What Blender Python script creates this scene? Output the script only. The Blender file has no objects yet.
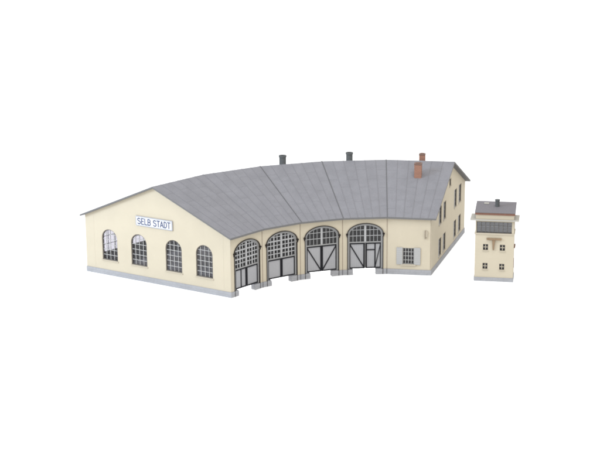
import bpy, math, random
from mathutils import Vector, Matrix
from mathutils.geometry import tessellate_polygon
random.seed(4)
S = 0.08                                   # one building unit (ground to eaves) is 8 cm: a scale model
sc = bpy.context.scene
C = sc.collection

# ---------------------------------------------------------------- camera
yaw, pitch, roll = 0.9976, 0.2459, -0.0078
fw = Vector((math.sin(yaw)*math.cos(pitch), math.cos(yaw)*math.cos(pitch), -math.sin(pitch)))
rt0 = Vector((math.cos(yaw), -math.sin(yaw), 0)); up0 = rt0.cross(fw)
rt = rt0*math.cos(roll) + up0*math.sin(roll); up = -rt0*math.sin(roll) + up0*math.cos(roll)
cd = bpy.data.cameras.new('camera'); cam = bpy.data.objects.new('camera', cd); C.objects.link(cam)
M = Matrix((rt, up, -fw)).transposed().to_4x4(); M.translation = Vector((-17.1692, -9.5155, 6.491))*S
cam.matrix_world = M
cd.sensor_width = 36; cd.lens = 1393.72/600*36; cd.clip_start = .01; cd.clip_end = 200
sc.camera = cam

# ---------------------------------------------------------------- studio light
w = bpy.data.worlds.new('World'); sc.world = w; w.use_nodes = True
bg = w.node_tree.nodes['Background']; bg.inputs[0].default_value = (1, .988, .965, 1); bg.inputs[1].default_value = 1.62
def area(name, pos, target, size, power, col=(1, 1, 1)):
    l = bpy.data.lights.new(name, 'AREA'); l.shape = 'SQUARE'; l.size = size*S; l.energy = power; l.color = col
    o = bpy.data.objects.new(name, l); C.objects.link(o); o.location = Vector(pos)*S
    o.rotation_euler = (Vector(target)-Vector(pos)).to_track_quat('-Z', 'Y').to_euler(); return o
area('softbox_light', (-11, 11.5, 8), (1, 4.2, .6), 6, 16, (.80, .93, 1.1))
area('overhead_light', (-2, -3, 15), (3, 3, .5), 7, 9.0)
sc.view_settings.view_transform = 'Standard'; sc.view_settings.look = 'None'
sc.cycles.filter_width = 1.9
sc.view_settings.exposure = 0; sc.view_settings.gamma = 1

# ---------------------------------------------------------------- materials
def mat(name, col, rough=.75, var=.06, scale=60, bump=.0, spec=.3, var2=0, scale2=8, extra=None):
    m = bpy.data.materials.new(name); m.use_nodes = True; nt = m.node_tree; n = nt.nodes; L = nt.links
    b = n['Principled BSDF']; b.inputs['Roughness'].default_value = rough
    b.inputs['Specular IOR Level'].default_value = spec
    tc = n.new('ShaderNodeTexCoord')
    def noise(s, det=5):
        t = n.new('ShaderNodeTexNoise'); t.inputs['Scale'].default_value = s/S; t.inputs['Detail'].default_value = det
        L.new(tc.outputs['Object'], t.inputs['Vector']); return t
    t = noise(scale)
    mr = n.new('ShaderNodeMapRange'); mr.inputs[1].default_value = .3; mr.inputs[2].default_value = .7
    mr.inputs[3].default_value = 1-var; mr.inputs[4].default_value = 1+var; L.new(t.outputs['Fac'], mr.inputs[0])
    fac = mr.outputs[0]
    if var2:
        t2 = noise(scale2, 3); m2 = n.new('ShaderNodeMapRange'); m2.inputs[1].default_value = .35; m2.inputs[2].default_value = .65
        m2.inputs[3].default_value = 1-var2; m2.inputs[4].default_value = 1+var2; L.new(t2.outputs['Fac'], m2.inputs[0])
        mu = n.new('ShaderNodeMath'); mu.operation = 'MULTIPLY'; L.new(fac, mu.inputs[0]); L.new(m2.outputs[0], mu.inputs[1]); fac = mu.outputs[0]
    vm = n.new('ShaderNodeVectorMath'); vm.operation = 'SCALE'; vm.inputs[0].default_value = col; L.new(fac, vm.inputs['Scale'])
    src = vm.outputs[0]
    if extra: src = extra(nt, tc, src)
    L.new(src, b.inputs['Base Color'])
    if bump:
        bp = n.new('ShaderNodeBump'); bp.inputs['Strength'].default_value = bump; bp.inputs['Distance'].default_value = .002*S
        L.new(t.outputs['Fac'], bp.inputs['Height']); L.new(bp.outputs[0], b.inputs['Normal'])
    return m
def planks(nt, tc, src, freq=34, dark=.82, axis=0):
    n, L = nt.nodes, nt.links
    sx = n.new('ShaderNodeSeparateXYZ'); L.new(tc.outputs['Object'], sx.inputs[0])
    a = n.new('ShaderNodeMath'); a.operation = 'MULTIPLY'; a.inputs[1].default_value = freq/S; L.new(sx.outputs[axis], a.inputs[0])
    f = n.new('ShaderNodeMath'); f.operation = 'FRACT'; L.new(a.outputs[0], f.inputs[0])
    g = n.new('ShaderNodeMath'); g.operation = 'LESS_THAN'; g.inputs[1].default_value = .18; L.new(f.outputs[0], g.inputs[0])
    r = n.new('ShaderNodeMapRange'); r.inputs[3].default_value = 1; r.inputs[4].default_value = dark; L.new(g.outputs[0], r.inputs[0])
    v = n.new('ShaderNodeVectorMath'); v.operation = 'SCALE'; L.new(src, v.inputs[0]); L.new(r.outputs[0], v.inputs['Scale'])
    return v.outputs[0]
def brick_extra(c1, c2, mortar, sx_, sz_):
    def f(nt, tc, src):
        n, L = nt.nodes, nt.links
        mp = n.new('ShaderNodeMapping'); mp.inputs['Rotation'].default_value = (math.radians(90), 0, math.radians(0))
        cx = n.new('ShaderNodeSeparateXYZ'); L.new(tc.outputs['Object'], cx.inputs[0])
        ad = n.new('ShaderNodeMath'); L.new(cx.outputs[0], ad.inputs[0]); L.new(cx.outputs[1], ad.inputs[1])
        cm = n.new('ShaderNodeCombineXYZ'); L.new(ad.outputs[0], cm.inputs[0]); L.new(cx.outputs[2], cm.inputs[1])
        b = n.new('ShaderNodeTexBrick'); L.new(cm.outputs[0], b.inputs['Vector']); b.inputs['Scale'].default_value = 1/S
        b.inputs['Color1'].default_value = (*c1, 1); b.inputs['Color2'].default_value = (*c2, 1); b.inputs['Mortar'].default_value = (*mortar, 1)
        b.inputs['Brick Width'].default_value = sx_; b.inputs['Row Height'].default_value = sz_; b.inputs['Mortar Size'].default_value = sz_*.09
        return b.outputs['Color']
    return f
def tint_blocks(nt, tc, src):
    c = brick_extra((1, 1, 1), (.965, .965, .97), (.90, .90, .90), .19, .047)(nt, tc, src)
    v = nt.nodes.new('ShaderNodeVectorMath'); v.operation = 'MULTIPLY'; nt.links.new(src, v.inputs[0]); nt.links.new(c, v.inputs[1]); return v.outputs[0]
m_cream = mat('cream plaster', (.342, .304, .234), .85, .025, 90, .25, .2, .02, 3)
m_stone = mat('grey stone', (.225, .227, .236), .9, .05, 50, .3, .2, .04, 5, extra=tint_blocks)
m_roof = mat('roofing felt', (.139, .138, .149), .85, .08, 70, .3, .15, .05, 5)
m_seam = mat('felt seam', (.130, .128, .138), .85, .06, 60)
m_lap = mat('felt lap', (.134, .132, .143), .85, .08, 70)
m_joint = mat('roof joint', (.070, .070, .073), .85, .05, 60)
m_edge = mat('roof edge', (.092, .09, .09), .7, .05, 60)
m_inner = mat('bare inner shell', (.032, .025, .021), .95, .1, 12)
m_frame = mat('grey frame paint', (.185, .184, .182), .65, .04, 60)
m_bars = mat('light glazing bars', (.25, .25, .252), .6, .03, 60)
m_wbars = mat('cream glazing bars', (.30, .295, .285), .6, .03, 60)
m_door = mat('grey planking', (.225, .225, .232), .7, .04, 60, extra=lambda a, b, c: planks(a, b, c))
m_iron = mat('black strapping', (.010, .010, .012), .7, .1, 60, spec=.08)
m_brown = mat('dark brown corbel', (.016, .013, .012), .8, .1, 60, spec=.08)
m_wframe = mat('dark window frame', (.085, .078, .072), .8, .05, 60, spec=.15)
m_olive = mat('dark olive pane', (.030, .026, .020), .5, .2, 25, spec=.15)
m_shut = mat('grey shutter slats', (.25, .248, .242), .7, .03, 60, extra=lambda a, b, c: planks(a, b, c, 30, .85, 2))
m_sill = mat('window sill', (.31, .275, .215), .8, .03, 60)
m_jline = mat('wall joint', (.20, .165, .125), .9, .1, 60)
m_brick = mat('chimney brick', (.3, .12, .08), .9, extra=brick_extra((.225, .105, .068), (.19, .09, .060), (.19, .14, .115), .06, .022))
m_cap = mat('chimney cap', (.12, .075, .06), .9, .1, 60)
m_vent = mat('vent pipe', (.062, .066, .067), .8, .15, 50)
m_sign = mat('white enamel', (.42, .43, .45), .4, .01, 60)
m_blue = mat('blue lettering', (.035, .042, .085), .5, .02, 60)
m_tan = mat('tan timber', (.165, .113, .068), .8, .1, 50)
m_rust = mat('brown fascia', (.115, .055, .038), .8, .1, 50)
m_slab = mat('concrete slab', (.27, .26, .235), .9, .04, 40)
m_troof = mat('tower roofing felt', (.112, .106, .114), .85, .08, 60, .3, .15)
m_dark = mat('dark room', (.02, .018, .018), .9, .1, 20)
m_ground = mat('white tabletop', (.90, .90, .90), .9, .0, 10)
def glassmat(name, tint, gl, refl=.12):
    m = bpy.data.materials.new(name); m.use_nodes = True; nt = m.node_tree; n = nt.nodes; L = nt.links
    n.remove(n['Principled BSDF']); out = n['Material Output']
    t = n.new('ShaderNodeBsdfTransparent'); t.inputs[0].default_value = (*tint, 1)
    g = n.new('ShaderNodeBsdfGlossy'); g.inputs['Roughness'].default_value = gl
    x = n.new('ShaderNodeMixShader'); x.inputs[0].default_value = refl
    L.new(t.outputs[0], x.inputs[1]); L.new(g.outputs[0], x.inputs[2]); L.new(x.outputs[0], out.inputs[0]); return m
m_glass = glassmat('clear glazing', (.80, .79, .81), .0, .03)
m_gglass = glassmat('tinted glazing', (.22, .205, .21), .0, .035)

# ---------------------------------------------------------------- mesh helpers; local x = along the wall, y = into the wall, z = up
class MB:
    def __init__(s): s.v = []; s.f = []; s.m = []
    def face(s, pts, mi=0):
        b = len(s.v); s.v += [tuple(p) for p in pts]; s.f.append(tuple(range(b, b+len(pts)))); s.m.append(mi)
    def box(s, x0, x1, y0, y1, z0, z1, mi=0):
        b = len(s.v); s.v += [(x, y, z) for z in (z0, z1) for y in (y0, y1) for x in (x0, x1)]
        for q in ((0, 2, 3, 1), (4, 5, 7, 6), (0, 1, 5, 4), (2, 6, 7, 3), (0, 4, 6, 2), (1, 3, 7, 5)):
            s.f.append(tuple(b+i for i in q)); s.m.append(mi)
        return s
    def bar(s, p, q, wid, y0, y1, mi=0):            # flat bar in the wall plane from p to q
        p, q = Vector(p), Vector(q); d = (q-p).normalized(); n = Vector((-d.y, d.x))*wid/2
        c = [p+n, p-n, q-n, q+n]; s.prism([(a.x, a.y) for a in c], y0, y1, mi); return s
    def prism(s, poly, y0, y1, mi=0, holes=(), back=None, reveal=None):
        def area2(l): return sum(l[i][0]*l[(i+1) % len(l)][1]-l[(i+1) % len(l)][0]*l[i][1] for i in range(len(l)))
        loops = [list(poly) if area2(poly) > 0 else list(poly)[::-1]]
        loops += [list(h) if area2(h) < 0 else list(h)[::-1] for h in holes]
        flat = [p for l in loops for p in l]
        tris = tessellate_polygon([[Vector((p[0], p[1], 0)) for p in l] for l in loops])
        b = len(s.v); N = len(flat)
        s.v += [(p[0], y0, p[1]) for p in flat] + [(p[0], y1, p[1]) for p in flat]
        for t in tris:
            a2 = area2([flat[i] for i in t]); t = t if a2 > 0 else t[::-1]
            s.f.append(tuple(b+i for i in t)); s.m.append(mi)
            s.f.append(tuple(b+N+i for i in t[::-1])); s.m.append(mi if back is None else back)
        o = 0
        for li, l in enumerate(loops):
            n = len(l)
            for i in range(n):
                j = (i+1) % n; s.f.append((b+o+i, b+N+o+i, b+N+o+j, b+o+j)); s.m.append(mi if (reveal is None or li == 0) else reveal)
            o += n
        return s
    def slab(s, top, dz, mi=0, side=None, bot=None):   # top: 3D polygon, extruded straight down
        N = len(top); b = len(s.v); s.v += [tuple(p) for p in top] + [(p[0], p[1], p[2]-dz) for p in top]
        s.f.append(tuple(b+i for i in range(N))); s.m.append(mi)
        s.f.append(tuple(b+N+i for i in reversed(range(N)))); s.m.append(mi if bot is None else bot)
        for i in range(N):
            j = (i+1) % N; s.f.append((b+i, b+N+i, b+N+j, b+j)); s.m.append(mi if side is None else side)
        return s
    def build(s, name, mats, parent=None, loc=(0, 0, 0), rz=0, label=None, bevel=0):
        me = bpy.data.meshes.new(name); me.from_pydata([tuple(c*S for c in v) for v in s.v], [], s.f)
        if not isinstance(mats, (list, tuple)): mats = [mats]
        for m in mats: me.materials.append(m)
        for p, i in zip(me.polygons, s.m): p.material_index = i
        me.update(); o = bpy.data.objects.new(name, me); C.objects.link(o); o.parent = parent
        o.location = Vector(loc)*S; o.rotation_euler = (0, 0, rz)
        if label: o['label'] = label
        if bevel:
            bv = o.modifiers.new('bevel', 'BEVEL'); bv.width = bevel*S; bv.segments = 2; bv.limit_method = 'ANGLE'
        return o
def thing(name, label, cat, loc=(0, 0, 0), rz=0):
    o = bpy.data.objects.new(name, None); C.objects.link(o); o.empty_display_size = .02
    o.location = Vector(loc)*S; o.rotation_euler = (0, 0, rz); o['label'] = label; o['category'] = cat; return o
def copy_part(o, parent, loc, rz):
    c = o.copy(); C.objects.link(c); c.parent = parent; c.location = Vector(loc)*S; c.rotation_euler = (0, 0, rz)
    for ch in [x for x in o.children]:
        d = ch.copy(); C.objects.link(d); d.parent = c
    return c
def arch(cx, hw, z0, zs, rise, n=22):               # opening outline: sill z0, spring zs, elliptical head
    return [(cx-hw, z0), (cx+hw, z0)] + [(cx+hw*math.cos(math.pi*i/n), zs+rise*math.sin(math.pi*i/n)) for i in range(n+1)]
def rect(x0, x1, z0, z1): return [(x0, z0), (x1, z0), (x1, z1), (x0, z1)]
def zarch(x, cx, hw, zs, rise):
    t = (x-cx)/hw; return zs + rise*math.sqrt(max(0, 1-t*t))

# ---------------------------------------------------------------- setting
g = MB(); g.face([(-150, -150, 0), (150, -150, 0), (150, 150, 0), (-150, 150, 0)])
go = g.build('ground', m_ground); go['kind'] = 'structure'

# ---------------------------------------------------------------- locomotive shed
R, D1, D2, HR, HB, PL = 2.872, 1.482, 1.515, 1.6516, 1.006, .0928
A_, A5 = .2609, .256
ang = [0, A_, 2*A_, 3*A_, 4*A_, 4*A_+A5]
RB = R+D1+D2
TW = .055                                            # wall thickness
def pol(r, th, z=0): return Vector((r*math.sin(th), r*math.cos(th), z))
shed = thing('locomotive_shed', 'long curved cream locomotive shed with four arched gates, grey roof and SELB STADT sign', 'building', pol(R+1.4, ang[3]-.1, 0)*1)
SO = Vector(shed.location)/S
def frame(A, B):
    d = (B-A); L = d.length; return A-SO, math.atan2(d.y, d.x), L
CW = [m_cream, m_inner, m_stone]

# gable walls ------------------------------------------------------
def gable_wall(A, B, apexu, holes, hl, hr_):
    loc, rz, L = frame(A, B)
    out = [(0, PL), (L, PL), (L, hr_), (apexu, HR-.022), (0, hl)]
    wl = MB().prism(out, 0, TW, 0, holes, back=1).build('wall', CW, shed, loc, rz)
    MB().box(-.006, L+.006, -.008, TW, 0, PL, 0).build('plinth', m_stone, wl)
    return loc, rz, L, wl
def arched_window(cx, hw, z0, zs, rise, nx, nz, loc, rz, bars=m_wbars, pane=m_glass, th=.011, sill=True):
    """origin at the window's sill centre"""
    h0 = 0; zsl = zs-z0
    outer = arch(0, hw, 0, zsl, rise); inner = arch(0, hw-.014, .014, zsl, rise-.014)
    wo = MB().prism(outer, .012, .034, 0, [inner]).build('window', m_wframe, shed, Vector(loc)+Vector((cx*math.cos(rz), cx*math.sin(rz), z0)), rz)
    b = MB()
    for i in range(1, nx):
        x = -hw+2*hw*i/nx; b.box(x-th/2, x+th/2, .016, .028, .012, zarch(x, 0, hw-.012, zsl, rise-.014))
    H = zsl+rise
    for j in range(1, nz):
        z = H*j/nz; e = hw-.012 if z <= zsl else (hw-.012)*math.sqrt(max(0, 1-((z-zsl)/(rise-.012))**2))
        b.box(-e, e, .0165, .0275, z-th/2, z+th/2)
    b.build('glazing_bars', bars, wo)
    MB().prism(arch(0, hw-.012, .012, zsl, rise-.013), .029, .031).build('pane', pane, wo)
    if sill: MB().box(-hw-.015, hw+.015, -.013, .012, -.018, -.002).build('sill', m_sill, wo, bevel=.003)
    return wo
Abk, Afr = pol(RB, 0), pol(R, 0)
GW = [.520, 1.145, 1.865, 2.480]
loc0, rz0, L0, w0 = gable_wall(Abk, Afr, D2, [arch(c, .165, .262, .635, .160) for c in GW], HB, 1.004)
first = None
for c in GW:
    if first is None: first = arched_window(c, .165, .262, .635, .160, 4, 6, loc0, rz0, th=.0065)
    else: copy_part(first, shed, loc0+Vector((c*math.cos(rz0), c*math.sin(rz0), .262)), rz0)
# fine casting seams of the gable wall
for u in (.19, 2.86): MB().box(u-.0012, u+.0012, -.001, .001, PL+.002, 1.0).build('wall_seam', m_cream, w0)

Ag, Bg = pol(R, ang[5]), pol(RB, ang[5])
RW = [(.735, .110, .15, .46), (1.11, .110, .15, .46), (2.06, .118, .15, .46), (2.49, .118, .15, .46),
      (.735, .110, .71, 1.02), (1.11, .110, .71, 1.02), (2.07, .118, .705, 1.03), (2.495, .118, .70, 1.03), (1.56, .075, 1.2, 1.33)]
loc5, rz5, L5, w5 = gable_wall(Ag, Bg, D1, [rect(c-h, c+h, a, b) for c, h, a, b in RW], 1.004, HB)
for c, h, a, b in RW:
    small = b-a < .2
    wo = MB().prism(rect(-h, h, 0, b-a), .008, .034, 0, [rect(-h+.016, h-.016, .016, b-a-.016)]).build('window', m_wframe, shed, loc5+Vector((c*math.cos(rz5), c*math.sin(rz5), a)), rz5)
    gb = MB().box(-.006, .006, .014, .026, .014, b-a-.014)
    if not small: MB().box(-h-.010, -h+.022, -.006, .007, -.004, b-a+.004).build('window_stile', m_bars, wo)
    if not small:
        for j in (1, 2, 3): gb.box(-h+.014, h-.014, .0145, .0255, (b-a)*j/4-.004, (b-a)*j/4+.004)
    gb.build('glazing_bars', m_wframe, wo)
    MB().box(-h+.014, h-.014, .027, .029, .014, b-a-.014).build('pane', m_olive, wo)
    MB().box(-h-.01, h+.01, -.010, .008, -.016, -.002).build('sill', m_sill, wo)

# front walls, gates ----------------------------------------------
CX, HW, ZS, RISE = .382, .298, .700, .178
frames = []
for k in range(5):
    A, B = pol(R, ang[k]), pol(R, ang[k+1]); loc, rz, L = frame(A, B); frames.append((loc, rz, L))
    t = math.tan((ang[k+1]-ang[k])/2)*0
    if k < 4:
        op = arch(CX, HW, PL, ZS, RISE)[2:]
        e0 = .003 if k == 0 else 0
        out = [(e0, PL), (CX-HW, PL)] + op[::-1] + [(CX+HW, PL), (L, PL), (L, 1.003), (e0, 1.003)]
        out = [p for i, p in enumerate(out) if i == 0 or (Vector(p)-Vector(out[i-1])).length > 1e-5]
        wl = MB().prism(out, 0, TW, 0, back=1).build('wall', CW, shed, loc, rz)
        e = -.006 if k == 0 else 0
        for a, b in ((e, .178), (.560, L)): MB().box(a, b, -.008, .085, 0, PL-.001).build('plinth', m_stone, wl, bevel=.002)
    else:
        wl = MB().prism([(0, PL), (L-.003, PL), (L-.003, 1.003), (0, 1.003)], 0, TW, 0, [rect(.263, .452, .182, .462)], back=1).build('wall', CW, shed, loc, rz)
        MB().box(0, L+.006, -.008, TW, 0, PL-.001).build('plinth', m_stone, wl)
    # pilaster joint where two bays meet
    if k > 0: MB().box(-.005, .005, -.0045, .004, PL, .985).build('wall_joint', m_jline, wl); MB().box(-.005, .005, -.0115, .004, .001, PL).build('plinth_joint', m_joint, wl)
    else: MB().box(-.003, .004, -.002, .004, PL, .985).build('wall_joint', m_sill, wl)
    if k == 4: MB().box(L-.012, L-.006, -.002, .004, PL, .985).build('wall_joint', m_jline, wl)

def gate(k, kind):
    loc, rz, L = frames[k]
    outer = arch(CX, HW-.001, PL+.004, ZS, RISE-.001); inner = arch(CX, HW-.036, PL+.004, ZS-.005, RISE-.032)
    zt = .428 if kind < 2 else .545                    # top of the leaves
    zb = .104; xl, xr = .112, .652; xc = (xl+xr)/2
    fr = MB()
    # frame: jambs and arch ring
    n = 22; ring_o = arch(CX, HW-.001, zb, ZS, RISE-.001)[1:]; ring_i = arch(CX, HW-.034, zb, ZS-.004, RISE-.030)[1:]
    ring_o = ring_o+[(CX-HW+.001, zb)]; ring_i = ring_i+[(CX-HW+.034, zb)]
    for i in range(len(ring_o)-1):
        if (Vector(ring_o[i])-Vector(ring_o[i+1])).length < 1e-4: continue
        fr.prism([ring_o[i], ring_o[i+1], ring_i[i+1], ring_i[i]], .010, .045)
    fr.box(xl-.0, xr+.0, .0145, .040, zt+.002, zt+.020)
    if kind == 3: fr.box(xc-.014, xc+.014, .037, .044, zb, zt+.002)
    fo = fr.build('gate', m_frame, shed, loc, rz)
    # fanlight
    g = MB(); hw2, rs = HW-.03, RISE-.026
    top = lambda x: zarch(x, CX, hw2, ZS-.004, rs)
    def halfw(z): return hw2 if z <= ZS else hw2*math.sqrt(max(0, 1-((z-ZS+.004)/rs)**2))
    zt2 = zt+.018
    g.box(xc-.017, xc+.017, .012, .036, zt2, top(xc))
    if kind < 2:
        z = zt2+.0; bars = []
        rows = 6; step = (.872-zt2)/rows
        for j in range(1, rows):
            th = .020 if j % 2 == 0 else .011; zz = zt2+step*j; bars.append((zz, th))
        cols = 4; th0 = .012
        for s in (-1, 1):
            x0 = xc+s*.017; x1 = CX+s*hw2
            for i in range(1, cols):
                x = x0+(x1-x0)*i/cols; th = .019 if i == 2 else .010
                g.box(x-th/2, x+th/2, .016, .034, zt2, top(x))
    else:
        bars = [(zt2+.105, .008), (zt2+.205, .008)]
        for s in (-1, 1):
            x0 = xc+s*.017; x1 = CX+s*hw2
            for i in range(1, 4):
                x = x0+(x1-x0)*i/4; g.box(x-.0032, x+.0032, .018, .032, zt2, top(x))
    for zz, th in bars:
        e = halfw(zz)
        if e > .05: g.box(CX-e, CX+e, .0155, .0335, zz-th/2, zz+th/2)
    g.build('glazing_bars', m_bars, fo)
    pz = [(CX+hw2*math.cos(math.pi*i/24), ZS-.004+rs*math.sin(math.pi*i/24)) for i in range(25)]
    MB().prism([(CX-hw2, zt+.01), (CX+hw2, zt+.01)]+pz, .037, .039).build('pane', m_gglass, fo)
    # leaves
    def leaf(x0, x1, side):
        f = .020; l = MB()
        l.box(x0, x1, .022, .036, zb, zt, 1)
        for a, b, c, d in ((x0, x1, zb, zb+f), (x0, x1, zt-f, zt)): l.box(a, b, .0125, .0215, c, d, 0)
        fl, fr_ = (f, f)
        l.box(x0, x0+fl, .012, .022, zb, zt, 0); l.box(x1-fr_, x1, .012, .022, zb, zt, 0)
        y0, y1 = .0135, .0218
        if kind == 0 and side < 0: xm = (x0+x1)/2+.01; l.box(xm-.008, xm+.008, y0, y1, zb+f, zt-f)
        if kind >= 2:
            if side < 0: l.bar((x0+f*.6, zt-f), (x1-f*.6, zb+f), .018, y0, y1)
            elif kind == 2: l.bar((x1-f*.6, zt-f), (x0+f*.6, zb+f), .018, y0, y1)
            else:
                xm = x0+(x1-x0)*.60; l.box(xm-.009, xm+.009, y0-.0004, y1, zb+f, zt-f)
                l.box(x0+f, xm, y0, y1, zt-.131, zt-.113)
                l.bar((x1-f*.6, zt-f), (xm+.002, zb+f), .0115, y0-.0008, y1)
        lab = None
        if kind == 0 and side < 0: lab = 'leaf split by an upright black bar'
        if kind == 3 and side > 0: lab = 'leaf with a narrow wicket door'
        l.build('gate_leaf', [m_iron, m_door], fo, label=lab)
    gp = .002 if kind != 3 else .010
    leaf(xl, xc-gp, -1); leaf(xc+gp, xr, 1)
    # hood moulding; dark strips stand in for the shadow line down each jamb
    h = MB(); th = .009
    for i in range(30):
        a0, a1 = math.pi*i/30, math.pi*(i+1)/30
        q = lambda a, e: (CX+(HW+e)*math.cos(a), ZS+(RISE+e)*math.sin(a))
        h.prism([q(a0, th), q(a1, th), q(a1, -.001), q(a0, -.001)], -.016, .004)
    h.build('hood_moulding', m_brown, fo)
    for s in (-1, 1): MB().box(CX+s*(HW-.0005)-.0045, CX+s*(HW-.0005)+.0045, -.011, .010, .001, ZS-.04).build('jamb_shadow_strip', m_brown, fo)
    for s in (-1, 1):
        x = CX+s*(HW+.008)
        cb = MB(); cb.box(x-.017, x+.017, -.026, .0, ZS-.012, ZS+.014); cb.prism([(x-.011, ZS-.012), (x+.011, ZS-.012), (x+.005, ZS-.045), (x-.005, ZS-.045)], -.018, -.0005)
        cb.build('corbel', m_brown, fo)
for k in range(4): gate(k, k)

for k in range(4):  # added fill lights hidden behind the gates, whitening the floor in the gaps
    loc, rz, L = frames[k]
    l = bpy.data.lights.new('gate_gap_fill', 'AREA'); l.shape = 'RECTANGLE'; l.size = .62*S; l.size_y = .42*S; l.energy = .022; l.spread = math.radians(110)
    lo = bpy.data.objects.new('gate_gap_fill', l); C.objects.link(lo)
    q = loc+SO; lo.location = Vector((q.x+CX*math.cos(rz)-.30*math.sin(rz), q.y+CX*math.sin(rz)+.30*math.cos(rz), .26))*S; lo.rotation_euler = (0, 0, rz)
# shuttered window and wall bracket on the last bay
loc, rz, L = frames[4]
wx = (.263+.452)/2; wh = (.452-.263)/2
wo = MB().prism(rect(-wh, wh, 0, .28), .008, .034, 0, [rect(-wh+.010, wh-.010, .010, .27)]).build('window', m_frame, shed, loc+Vector((wx*math.cos(rz), wx*math.sin(rz), .182)), rz, label='barred window between two grey shutters')
gb = MB()
for i in (1, 2, 3): x = -wh+2*wh*i/4; gb.box(x-.0035, x+.0035, .014, .026, .01, .27)
for j in (1, 2, 3): z = .28*j/4; gb.box(-wh+.01, wh-.01, .0145, .0255, z-.003, z+.003)
gb.build('glazing_bars', m_wbars, wo)
MB().box(-wh+.008, wh-.008, .028, .030, .008, .272).build('pane', m_gglass, wo)
MB().box(-wh-.03, wh+.03, -.02, .008, -.022, -.002).build('sill', m_sill, wo)
for s in (-1, 1):
    a, b = (-wh-.104, -wh-.002) if s < 0 else (wh+.002, wh+.108)
    sh = MB().box(a, b, -.014, -.003, -.006, .288)
    sh.build('shutter', m_shut, wo, bevel=.002)
lp = MB(); lp.box(.640, .672, -.020, .0, .66, .765, 0); lp.box(.628, .640, -.034, -.001, .632, .772, 1)
lp.build('wall_box', [m_sill, m_jline], shed, loc, rz, bevel=.002)

# back walls with arched windows -----------------------------------
bwin = None
for k in range(5):
    A, B = pol(RB, ang[k+1]), pol(RB, ang[k]); loc, rz, L = frame(A, B)
    cs = [L-.56, L-1.12]
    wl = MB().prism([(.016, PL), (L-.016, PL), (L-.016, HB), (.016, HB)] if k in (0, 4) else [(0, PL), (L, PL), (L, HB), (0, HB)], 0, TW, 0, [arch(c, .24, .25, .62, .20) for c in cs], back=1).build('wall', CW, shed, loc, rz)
    MB().box(.016, L-.016, -.008, TW, 0, PL-.001).build('plinth', m_stone, wl)
    for c in cs:
        if bwin is None: bwin = arched_window(c, .24, .25, .62, .20, 3, 4, loc, rz, th=.007)
        else: copy_part(bwin, shed, loc+Vector((c*math.cos(rz), c*math.sin(rz), .25)), rz)

# roof ---------------------------------------------------------------
sl1 = (HR-1.0)/D1; sl2 = (HR-HB)/D2
OF, OB, OGL, OGR = .052, .062, .062, .088
def rp(r, th, z, k):
    p = pol(r, th, z)
    if k == 0: p = p - Vector((1, 0, 0))*OGL
    if k == 5: p = p + Vector((math.cos(th), -math.sin(th), 0))*OGR
    return p - SO
E_ = [rp(R-OF, ang[k], 1.018-OF*sl1, k) for k in range(6)]
Rg = [rp(R+D1, ang[k], HR, k) for k in range(6)]
T_ = [rp(RB+OB, ang[k], HB+.016-OB*sl2, k) for k in range(6)]
rf = MB(); TH = .030; D = Vector((0, 0, -TH))
for k in range(5):
    rf.face([E_[k], E_[k+1], Rg[k+1], Rg[k]], 0); rf.face([Rg[k], Rg[k+1], T_[k+1], T_[k]], 0)
    rf.face([E_[k+1]+D, E_[k]+D, Rg[k]+D, Rg[k+1]+D], 1); rf.face([Rg[k+1]+D, Rg[k]+D, T_[k]+D, T_[k+1]+D], 1)
    rf.face([E_[k]+D, E_[k+1]+D, E_[k+1], E_[k]], 1); rf.face([T_[k+1]+D, T_[k]+D, T_[k], T_[k+1]], 1)
rf.face([E_[0], Rg[0], Rg[0]+D, E_[0]+D], 1); rf.face([Rg[0], T_[0], T_[0]+D, Rg[0]+D], 1)
rf.face([Rg[5], E_[5], E_[5]+D, Rg[5]+D], 1); rf.face([T_[5], Rg[5], Rg[5]+D, T_[5]+D], 1)
SM = []
def strip(a, b, wid, h, mi, up=Vector((0, 0, 1))):
    a, b = Vector(a), Vector(b); d = (b-a).normalized(); s = d.cross(up).normalized()*wid/2; n = up*h
    q = [a-s, a+s, b+s, b-s]
    rf.face([q[0]+n, q[1]+n, q[2]+n, q[3]+n], mi)
    for i in range(4): j = (i+1) % 4; rf.face([q[i]-n*.6, q[j]-n*.6, q[j]+n, q[i]+n], mi)
for k in range(5):
    for P0, P1, Q0, Q1 in ((E_[k], E_[k+1], Rg[k], Rg[k+1]), (T_[k], T_[k+1], Rg[k], Rg[k+1])):
        ns = 6
        nrm = (P1-P0).cross(Q0-P0).normalized()
        if nrm.z < 0: nrm = -nrm
        for i in range(1, ns):
            f = i/ns; strip(P0.lerp(P1, f), Q0.lerp(Q1, f), .006, .003, 2, nrm)
        for i in range(ns):                                  # staggered lap seams
            for v in ((.30, .68) if (i+k) % 2 else (.16, .50, .84)):
                v += random.uniform(-.03, .03)
                a = P0.lerp(P1, i/ns).lerp(Q0.lerp(Q1, i/ns), v); b = P0.lerp(P1, (i+1)/ns).lerp(Q0.lerp(Q1, (i+1)/ns), v)
                strip(a, b, .0045, .0014, 4, nrm)
        if k > 0: strip(P0, Q0, .013 if k > 1 else .007, .0045, 3 if k > 1 else 2, nrm)
roof = rf.build('roof', [m_roof, m_edge, m_seam, m_joint, m_lap], shed)

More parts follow.
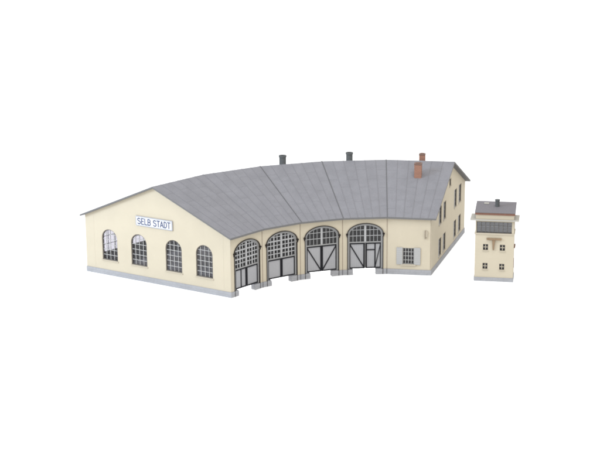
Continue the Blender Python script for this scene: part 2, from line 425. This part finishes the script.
def on_ridge(k, u, back, side=1):
    """point on the back (side 1) slope behind the ridge of bay k"""
    A = pol(R+D1, ang[k]); B = pol(R+D1, ang[k+1]); d = (B-A).normalized(); n = Vector((-d.y, d.x, 0))
    p = A+d*u+n*back*(1 if side > 0 else 1); return p, math.atan2(d.y, d.x)
def stack(name, k, u, back, hw, ztop, mats, brick, label):
    p, rz = on_ridge(k, u, back); zb = HR-abs(back)*(sl2 if back > 0 else sl1)-.05
    h = ztop-zb; m = MB()
    m.box(-hw, hw, -hw, hw, 0, h-.028, 0)
    m.box(-hw-.004, hw+.004, -hw-.004, hw+.004, h-.030, h-.006, 1)
    if brick: m.box(-hw*.55, hw*.55, -hw*.55, hw*.55, h-.01, h+.006, 1)
    q = p-SO; o = m.build(name, mats, roof, (q.x, q.y, zb), rz, label=label, bevel=.002); return o
stack('chimney', 4, 0.600, -.43, .062, 1.700, [m_brick, m_cap], True, 'red brick chimney on the front slope')
stack('chimney', 4, .615, .20, .052, 1.742, [m_brick, m_cap], True, 'red brick chimney behind the ridge')
def vent(k, u, back, hw, ztop, label):
    p, rz = on_ridge(k, u, back); zb = HR-back*sl2-.05; h = ztop-zb; m = MB(); n = 20
    def ring(r0, r1, z0, z1):
        for i in range(n):
            a, b = 2*math.pi*i/n, 2*math.pi*(i+1)/n
            m.face([(r0*math.cos(a), r0*math.sin(a), z0), (r0*math.cos(b), r0*math.sin(b), z0), (r1*math.cos(b), r1*math.sin(b), z1), (r1*math.cos(a), r1*math.sin(a), z1)])
    ring(hw, hw, 0, h-.03); ring(hw, hw+.008, h-.03, h-.03); ring(hw+.008, hw+.008, h-.03, h); ring(hw+.008, hw-.012, h, h); ring(hw-.012, hw-.012, h, h-.05); ring(hw-.012, .0001, h-.05, h-.05)
    q = p-SO; m.build('vent_pipe', m_vent, roof, (q.x, q.y, zb), rz, label=label)
vent(2, .432, .06, .060, 1.798, 'dark grey vent near the left end of the ridge')
vent(3, .492, .06, .058, 1.785, 'dark grey vent in the middle of the ridge')

# sign -----------------------------------------------------------------
def arc(cx, cz, rx, rz_, a0, a1, n=8): return [(cx+rx*math.cos(math.radians(a0+(a1-a0)*i/n)), cz+rz_*math.sin(math.radians(a0+(a1-a0)*i/n))) for i in range(n+1)]
G = {'S': [arc(.3, .75, .26, .21, 30, 90)+arc(.3, .75, .26, .23, 90, 270)+[(.32, .52)]+arc(.3, .27, .27, .25, 90, -90)+arc(.3, .27, .27, .25, -90, -155)],
     'E': [[(.52, .98), (.07, .98), (.07, .02), (.52, .02)], [(.07, .52), (.46, .52)]],
     'L': [[(.07, 1), (.07, .02), (.50, .02)]],
     'B': [[(.07, .98), (.3, .98)]+arc(.3, .75, .22, .23, 90, -90)+[(.07, .52)], [(.3, .52)]+arc(.3, .27, .25, .25, 90, -90)+[(.07, .02), (.07, .98)]],
     'T': [[(.0, .98), (.56, .98)], [(.28, .98), (.28, 0)]],
     'A': [[(.0, 0), (.29, 1), (.58, 0)], [(.11, .30), (.47, .30)]],
     'D': [[(.07, .98), (.26, .98)]+arc(.26, .5, .28, .48, 90, -90)+[(.07, .02), (.07, .98)]]}
adv = {'S': .72, 'E': .66, 'L': .62, 'B': .70, 'T': .66, 'A': .70, 'D': .70, ' ': .42}
sw, shh = .748, .158
su, sz = 1.118, .953
so = MB().box(0, sw, -.022, -.004, 0, shh).build('sign', m_sign, shed, loc0+Vector((su*math.cos(rz0), su*math.sin(rz0), sz)), rz0)
bd = MB(); e = .004
for a, b, c, d in ((e, sw-e, e, e*2.2), (e, sw-e, shh-e*2.2, shh-e), (e, e*2.2, e*2.2, shh-e*2.2), (sw-e*2.2, sw-e, e*2.2, shh-e*2.2)): bd.box(a, b, -.0228, -.0215, c, d)
bd.build('sign_border', m_blue, so)
MB().box(-.004, sw+.004, -.004, 0, -.004, shh+.004).build('backing', m_jline, so)
text = 'SELB STADT'; tot = sum(adv[c] for c in text)-.12
hgt = .098; kx = (sw-.075)/tot; x = .0375; lt = MB(); jj = 0
for ch in text:
    for pl_ in G.get(ch, []):
        pts = [(x+p[0]*kx, .030+p[1]*hgt) for p in pl_]
        for i in range(len(pts)-1):
            a, b = Vector(pts[i]), Vector(pts[i+1])
            if (b-a).length < 1e-5: continue
            d = (b-a).normalized()*.0045; jj += 1
            lt.bar(a-d, b+d, .0165, -.0235-.00002*(jj % 9), -.0212)
    x += adv[ch]*kx
lt.build('lettering', m_blue, so, label='the words SELB STADT in blue capitals')

# ---------------------------------------------------------------- signal tower
TA = Vector((2.877, .022, 0)); TB = Vector((3.114, -.558, 0)); td = (TB-TA); W = td.length
tw = thing('signal_tower', 'small square cream signal tower with glazed top floor, standing apart beside the long shed', 'building', TA, math.atan2(td.y, td.x))
DP = .36; LW = .045
tc_ = [(.131, .212, .530, .628), (.403, .487, .528, .626), (.131, .210, .210, .308), (.402, .482, .206, .304)]
fw_ = MB().prism([(0, .068), (W, .068), (W, .79), (0, .79)], 0, LW, 0, [rect(*r) for r in tc_], back=1).build('wall', CW, tw, label='front wall with four small windows')
sd = rect(.17, .30, .09, .36)
def side(name, x, rz, holes=()):
    return MB().prism([(0, .068), (DP-2*LW, .068), (DP-2*LW, .79), (0, .79)], 0, LW, 0, holes, back=1).build(name, CW, tw, x, rz)
side('wall', (W, LW, 0), math.pi/2, [rect(.10, .20, .068+.001, .36)])
side('wall', (0, DP-LW, 0), -math.pi/2)
MB().prism([(0, .068), (W, .068), (W, .79), (0, .79)], 0, LW, 0, back=1).build('wall', CW, tw, (W, DP, 0), math.pi)
dr = MB(); dr.box(.10, .20, .004, .02, .069, .36); dr.box(.105, .195, -.006, .005, .20, .35)
dr.build('door', m_rust, tw, (W, LW, 0), math.pi/2)
MB().box(.06, .24, -.02, .0, .55, .58).build('side_beam', m_rust, tw, (W, LW, 0), math.pi/2)
MB().box(-.007, W+.007, -.007, DP+.007, 0, .067).build('plinth', m_stone, tw)
MB().box(-.012, W+.012, -.012, DP+.008, .79, .815).build('ledge', m_sill, tw, bevel=.003)
for (a, b, c, d) in tc_:
    h = (b-a)/2
    wo = MB().prism(rect(-h, h, 0, d-c), .006, .03, 0, [rect(-h+.008, h-.008, .008, d-c-.008)]).build('window', m_dark, tw, ((a+b)/2, 0, c))
    MB().box(-.0045, .0045, .004, .024, .008, d-c-.008).box(-h+.006, h-.006, .0045, .0235, (d-c)/2-.0045, (d-c)/2+.0045).build('glazing_bars', m_sill, wo)
    MB().box(-h+.006, h-.006, .025, .027, .006, d-c-.006).build('pane', glassmat('dark glazing', (.12, .12, .13), .1, .04), wo)
    MB().box(-h-.008, h+.008, -.010, .006, -.022, -.010).build('sill', m_sill, wo)
# glazed control room
cr = MB(); Z0, Z1 = .815, 1.035
cr.box(0, .018, 0, LW, Z0, Z1); cr.box(.588, W, 0, LW, Z0, Z1); cr.box(.018, .588, .0, LW, 1.006, Z1)
cr.box(0, .03, DP-LW, DP, Z0, Z1); cr.box(W-.03, W, DP-LW, DP, Z0, Z1)
cr.box(.03, W-.03, DP-.03, DP, Z0, Z1); cr.box(0, .03, LW, DP-LW, Z0, Z1)
cr.box(W-.04, W, LW, DP-LW, Z0, Z0+.03)
cr.build('control_room', m_cream, tw)
cg = MB().prism(rect(.018, .588, Z0, 1.006), .014, .034, 0, [rect(.022+i*.0705+.006, .022+(i+1)*.0705-.003, Z0+.010, .996) for i in range(8)]).build('window_band', m_wframe, tw)
gb = MB().box(.02, .586, .018, .028, .925, .931)
gb.build('glazing_bars', m_frame, cg)
MB().box(.02, .586, .029, .032, Z0+.004, 1.002).build('pane', glassmat('sky glazing', (.30, .30, .36), .0, .11), cg)
MB().prism(rect(0, DP-2*LW, Z0+.03, Z1), .01, .03, 0, [rect(.02, DP-2*LW-.02, Z0+.045, Z1-.02)]).build('side_window', m_rust, tw, (W, LW, 0), math.pi/2)
# canopy slab, clerestory band, roof
MB().box(-.085, W+.075, -.075, DP-.02, 1.036, 1.056).build('canopy', m_slab, tw, bevel=.003)
nb = MB(); nb.prism([(.0, 1.0565), (DP+.02, 1.0565), (DP+.02, 1.185), (.0, 1.148)], 0, W-.012).build('parapet_wall', m_cream, tw, (W-.006, -.045, 0), math.pi/2)
fr0, bk0 = -.070, DP+.115
rfm = MB().slab([(-.008, fr0, 1.168), (W+.012, fr0, 1.168), (W+.012, bk0, 1.232), (-.008, bk0, 1.232)], .034, 0, 1, 1)
tr = rfm.build('roof', [m_troof, m_rust], tw)
MB().slab([(-.012, fr0-.006, 1.175), (W+.016, fr0-.006, 1.175), (W+.016, bk0+.006, 1.239), (-.012, bk0+.006, 1.239)], .0065, 0, 1, 1).build('roof_covering', [m_troof, m_edge], tr)
cyl = MB(); n = 20
for r0, r1, z0, z1 in ((.036, .036, 0, .110), (.036, .042, .110, .110), (.042, .042, .110, .130), (.042, .0001, .130, .130)):
    for i in range(n):
        a, b = 2*math.pi*i/n, 2*math.pi*(i+1)/n
        cyl.face([(r0*math.cos(a), r0*math.sin(a), z0), (r0*math.cos(b), r0*math.sin(b), z0), (r1*math.cos(b), r1*math.sin(b), z1), (r1*math.cos(a), r1*math.sin(a), z1)])
cyl.build('vent_pipe', m_vent, tr, (.335, .24, 1.198))
MB().box(-.04, .04, -.035, .035, 0, .010).build('roof_hatch', m_slab, tr, (.155, .36, 1.224), 0)
br = MB(); br.box(.188, .426, -.030, .0, .705, .735, 0)
br.prism([(.276, .705), (.326, .705), (.306, .535), (.290, .535)], -.024, .0, 0)
br.build('wall_bracket', m_tan, tw, bevel=.002)
